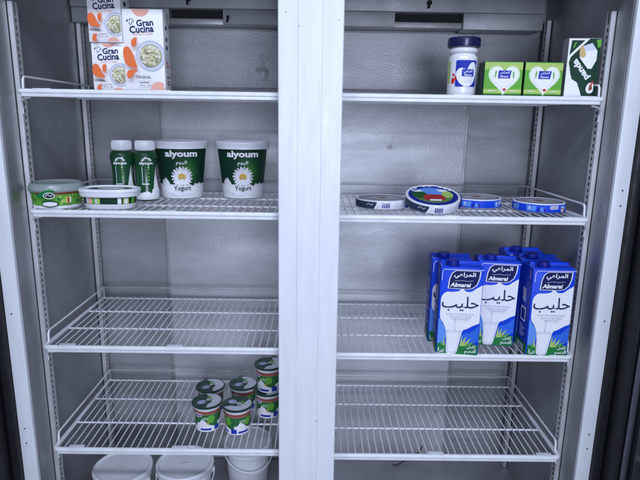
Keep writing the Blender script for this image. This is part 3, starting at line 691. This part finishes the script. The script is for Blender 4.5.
# ------------------------------------------------------------------ milk cartons
def milk():
    W, H, D = .0885, .195, .062
    t = empty('milk_carton', (0, 0, 0), 0, None, 'carton', 'blue milk cartons')
    b = MB(); b.box((-W / 2, 0, 0), (W / 2, D, H), BLUE, .0022)
    b.box((-W / 2 + .003, D * .50, H), (W / 2 - .003, D * .50 + .0012, H + .006), BLUE, .0004)
    b.box((-W / 2 + .002, D * .51, H + .0002), (W / 2 - .002, D * .9, H + .0018), BLUED, .0005)
    b.build('box', t)
    b = MB(); cx, cy = -W / 2 + .026, D * .26
    b.lathe([(0, H), (.0135, H), (.0135, H + .003), (.0125, H + .0035), (.0125, H + .0105), (.0115, H + .012), (0, H + .012)], BLUED, 28, cx=cx, cy=cy); b.build('cap', t)
    a = Art(W, H, (.02, .008, .98, .992))
    # lighter blue lobes below the splash
    a.blob([(.0, .42), (.12, .36), (.22, .26), (.16, .12), (.0, .14), (-.1, .3)], SKYB); a.blob([(1.0, .34), (.8, .27), (.62, .24), (.58, .16), (.8, .14), (1.05, .2)], ink('mid_blue', (.03, .14, .68)))
    a.poly([(0, 0), (1, 0), (1, .125), (.86, .135), (.7, .115), (.6, .13), (.5, .11), (.2, .12), (.0, .135)], GRN)
    for x, ln, tl in ((.60, .10, .09), (.64, .08, .17), (.69, .045, .22), (.57, .12, .03), (.14, .07, -.08), (.18, .10, -.03)):
        a.poly([(x - .02, .11), (x + tl * .5, .12 + ln * .6), (x + tl, .125 + ln), (x + tl * .5 + .03, .115 + ln * .4), (x + .03, .105)], GRNY if ln > .07 else GRNL)
    a.poly(smooth_pts([(.44, .735), (.52, .765), (.62, .735), (.74, .735), (.88, .78), (1.03, .80), (1.06, .6), (1.03, .41), (.84, .35), (.70, .31), (.60, .285), (.56, .20), (.52, .10), (.48, .025), (.36, .012), (.25, .03), (.23, .12), (.215, .26), (.14, .36), (.05, .43), (.045, .55), (.05, .66), (.15, .72), (.30, .725)], 4), INKW)
    a.poly([(.20, .285), (.56, .285), (.475, .028), (.38, .015), (.265, .028)], SHADEW); a.poly([(.225, .255), (.53, .255), (.462, .045), (.38, .032), (.285, .045)], INKW)
    a.ell(.38, .272, .165, SHADEW, ry=.028); a.ell(.38, .268, .14, INKW, ry=.018)
    a.poly([(.40, .42), (.43, .42), (.415, .34), (.44, .27), (.385, .27), (.395, .34)], SHADEW)
    # logo
    def shield(k, m):
        P = [(.18, .765), (.20, .865), (.25, .935), (.34, .968), (.93, .968), (.915, .88), (.86, .81), (.76, .77), (.64, .76)]
        cx_, cy_ = .55, .865; a.poly([(cx_ + (x - cx_) * (1 + k), cy_ + (y - cy_) * (1 + k * .9)) for x, y in P], m)
    shield(.0, INKW); shield(-.065, ink('logo_navy', (.006, .010, .09)))
    a.text(AR_ALMARAI, .56, .913, .50, INKW, height=.155, bold=.024, res=2); a.text('Almarai', .475, .808, .47, INKW, height=.105, bold=.042, shear=.18, res=2); a.line([(.33, .850), (.5, .858), (.62, .850), (.76, .859)], .008, GREY)
    a.text(AR_HALIB, .50, .595, .86, NAVY, height=.37, bold=.004, res=3)
    for y, x0, x1 in ((.478, .18, .84), (.455, .26, .78), (.435, .30, .76), (.415, .36, .70)):
        x = x0; rnd = random.Random(int(y * 1000))
        while x < x1:
            l = rnd.uniform(.02, .07); a.rect(x, y, min(x + l, x1), y + .007, SHADEW if y < .47 else PLATE); x += l + .014
    a.text(AR_KAMIL, .82, .108, .20, INKW, bold=.02, res=2); a.text(AR_DASAM, .80, .055, .27, INKW, bold=.02, res=2); a.text('1' , .05, .07, .02, INKW, bold=.02, res=1); a.text(AR_LITR, .12, .055, .12, INKW, bold=.02, res=1)
    # white seam outline at the top edge
    a.line([(.03, .86), (.035, .955), (.07, .982), (.45, .984), (.98, .984)], .011, INKW)
    b = MB(); b.add(a, front(-W / 2, 0, 0))
    a = Art(D, H, (.03, .008, .97, .992))
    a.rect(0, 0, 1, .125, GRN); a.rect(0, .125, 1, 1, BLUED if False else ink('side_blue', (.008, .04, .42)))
    for k in range(9): a.rect(.30, .58 + k * .018, .62, .588 + k * .018, INKW if k % 3 else SHADEW)
    a.rect(.28, .36, .72, .52, INKW); a.rect(.33, .375, .67, .505, BLUED)
    for k in range(7): a.rect(.30, .18 + k * .022, .30 + .1 * (3 + k % 3), .187 + k * .022, SHADEW)
    a.rect(.2, .03, .8, .10, INKW)
    for k in range(9): a.rect(.24 + k * .06, .035, .265 + k * .06, .095, DKTXT)
    a.line([(.93, .88), (.93, .985)], .03, INKW)
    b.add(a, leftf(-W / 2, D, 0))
    a = Art(W, D); a.line([(.03, .05), (.03, .48), (.97, .48)], .010, INKW); b.add(a, topf(-W / 2, 0, H))
    a = Art(D, H, (.03, .008, .97, .992)); a.rect(0, 0, 1, .125, GRN)
    for k in range(12): a.rect(.2, .3 + k * .03, .8, .308 + k * .03, SHADEW)
    b.add(a, rightf(W / 2, 0, 0)); b.build('label_print', t); return t
m0 = milk()
place(m0, (.3175, .004, Z3R), -6, 'blue and white milk carton at the front of the left pair')
MK = [((.313, .069, Z3R), -5, 'blue milk carton mostly hidden behind the leftmost front carton'),
      ((.4115, .055, Z3R), -5, 'blue and white milk carton standing alone in the middle, set back from the edge'),
      ((.5105, .002, Z3R), -1.5, 'blue and white milk carton at the front of the right row of three'),
      ((.5095, .070, Z3R), -1, 'blue milk carton in the middle of the right row of three'),
      ((.5010, .137, Z3R), -1, 'blue milk carton at the back of the right row of three')]
for n_, (loc, rz, lab) in enumerate(MK): c_ = place(copy_tree(m0), loc, rz, lab); c_.rotation_euler.y = R((0, .5, -.4, .5, -.3)[n_])

# ------------------------------------------------------------------ small yogurt cups
def cup():
    t = empty('yogurt_cup', (0, 0, 0), 0, None, 'cup', 'small yogurt cups')
    H = .066; r0, r1 = .0265, .0325; Rf = lambda v: r0 + (r1 - r0) * v / H
    b = MB(); b.lathe([(0, .002), (r0 - .003, .002), (r0 - .0015, 0), (r0, .0003), (Rf(H - .006), H - .006), (r1 + .0028, H - .005), (r1 + .003, H - .001), (r1 + .002, H), (0, H)], PLW, 48); b.build('body', t)
    a = Art(1, 1); v1 = .055
    a.rect(-.088, .014, .088, v1, ink('cup_green', (.03, .15, .05))); a.rect(-.088, .0475, .088, v1, ink('cup_red', (.30, .08, .06))); a.rect(-.088, .0468, .088, .0478, ink('cup_pink', (.6, .3, .26)))
    for x0 in (-.045, .005, .055):
        a.blob([(x0 - .004, .042), (x0 + .008, .044), (x0 + .012, .034), (x0 + .006, .024), (x0 - .006, .028)], GRNL); a.blob([(x0 - .018, .038), (x0 - .006, .040), (x0 - .004, .034), (x0 - .016, .032)], ink('pale_green', (.25, .42, .25)))
    for x0 in (-.062, -.010, .042): a.poly([(x0 - .017, .006), (x0 - .018, .023), (x0 - .010, .025), (x0 - .004, .034), (x0 + .005, .029), (x0 + .010, .021), (x0 + .022, .016), (x0 + .026, .006)], INKW)
    a.rect(-.088, .001, .088, .0155, INKW)
    for x0 in (-.070, -.018, .034): a.rect(x0, .005, x0 + .026, .0105, LOGOB)
    a.rect(.016, .004, .030, .016, LOGOB); a.ell(-.022, .046, .010, INKW, ry=.0055, n=20); a.ell(-.022, .046, .0085, ink('logo_mauve', (.16, .08, .25)), ry=.0042, n=20); a.line([(-.027, .046), (-.022, .048), (-.017, .045)], .0012, INKW)
    a.ell(.0, .024, .003, YEL, n=8)
    b = MB(); b.add(a, around(Rf, 0, .0295, 0), .004); b.build('label_print', t)
    b = MB(); r = r1 + .0036; i = b.mi(FOIL)
    prof = [(r, H - .0030), (r + .0003, H + .0004), (r - .003, H + .0010), (r - .008, H + .0004), (0, H + .0006)]
    b.lathe(prof, FOILG, 48)
    b.box((-.006, r - .002, H - .001), (.006, r + .008, H + .0004), FOILG, .0003)
    a = Art(1, 1); q = r - .003
    a.poly([(q * math.cos(R(k)), q * math.sin(R(k))) for k in range(-95, 100, 9)] + [(.006, .018), (.014, .006), (.009, -.010), (.001, -.018)], FOIL)
    a.ell(-.013, -.006, .010, INKW, ry=.0085, n=22, rot=30); a.ell(-.013, -.006, .0085, LOGOB, ry=.007, n=20, rot=30); a.ell(-.013, -.006, .0065, GREY, ry=.0045, n=18, rot=30); a.line([(-.017, -.007), (-.013, -.004), (-.009, -.006)], .0016, LOGOB)
    for k in range(5): a.rect(-.001 + k * .0034, -.001 + k * .001, .0009 + k * .0034, .006 + k * .001, INKW)
    a.rect(-.002, -.003, .016, -.0016, INKW); a.blob([(-.002, .012), (.006, .016), (.012, .013), (.006, .009)], GRNL)
    b.add(a, topf(0, 0, H + .0011)); b.build('foil_lid', t); return t
c0 = cup(); place(c0, (-.2435, .100, Z4), 12, 'small yogurt cup at the front left of the cup group')
for loc, rz, lab, rx in [((-.1695, .088, Z4), -55, 'small yogurt cup nearest the front, in the middle of the group', 0),
                     ((-.250, .176, Z4), 25, 'small yogurt cup behind the front left cup, only its lid showing', 0),
                     ((-.169, .190, Z4), 15, 'small yogurt cup behind the frontmost cup, standing alone', 0),
                     ((-.1030, .162, Z4), 0, 'small yogurt cup at the bottom of the stack of two by the centre post', 0),
                     ((-.1010, .164, Z4 + .0678), -12, 'small yogurt cup on top of the stack of two by the centre post', 0)]:
    place(copy_tree(c0), loc, rz, lab, rx)

# ------------------------------------------------------------------ white buckets at the bottom
def bucket():
    t = empty('plastic_bucket', (0, 0, 0), 0, None, 'bucket', 'white lidded buckets')
    H = .160; r0, r1 = .054, .0655
    b = MB(); b.lathe([(0, .003), (r0 - .003, .003), (r0, 0), (r1 - .001, H - .025), (r1 + .0025, H - .0245), (r1 + .0025, H - .021), (r1, H - .0205), (r1 + .0005, H - .006)], BUCKET, 56)
    for sx in (-1, 1): b.box((sx * (r1 + .001), -.006, H - .034), (sx * (r1 + .007), .006, H - .020), BUCKET, .002)
    b.build('body', t)
    b = MB(); b.lathe([(r1 + .001, H - .010), (r1 + .005, H - .011), (r1 + .006, H - .008), (r1 + .006, H - .001), (r1 + .004, H + .001), (r1 + .0005, H + .0012), (r1 - .003, H - .0025), (r1 - .008, H - .003), (.03, H - .002), (0, H - .0018)], BUCKET, 56); b.build('lid', t)
    b = MB(); pts = []
    for k in range(0, 181, 12):
        a = R(180 + k); pts.append(((r1 + .006) * math.cos(a), (r1 + .010) * math.sin(a), H - .027 - .030 * math.sin(R(k))))
    b.tube(pts, .0017, BUCKET, 8); b.build('handle', t); 
    b = MB(); b.box((-.012, -.002, H - .0024), (.012, .0, H - .0014), SIDEG, .0004); b.build('pull_tab', t); return t
b0 = bucket(); place(b0, (-.4605, .112, ZB + .0005), -14, 'white lidded bucket nearest the left wall, under the lowest shelf')
place(copy_tree(b0), (-.3105, .130, ZB + .0005), 10, 'white lidded bucket in the middle of the three under the shelf')
b3 = copy_tree(b0); b3.scale = (.91, .91, 1); place(b3, (-.166, .232, ZB + .0005), 25, 'white lidded bucket set further back, nearest the centre post')
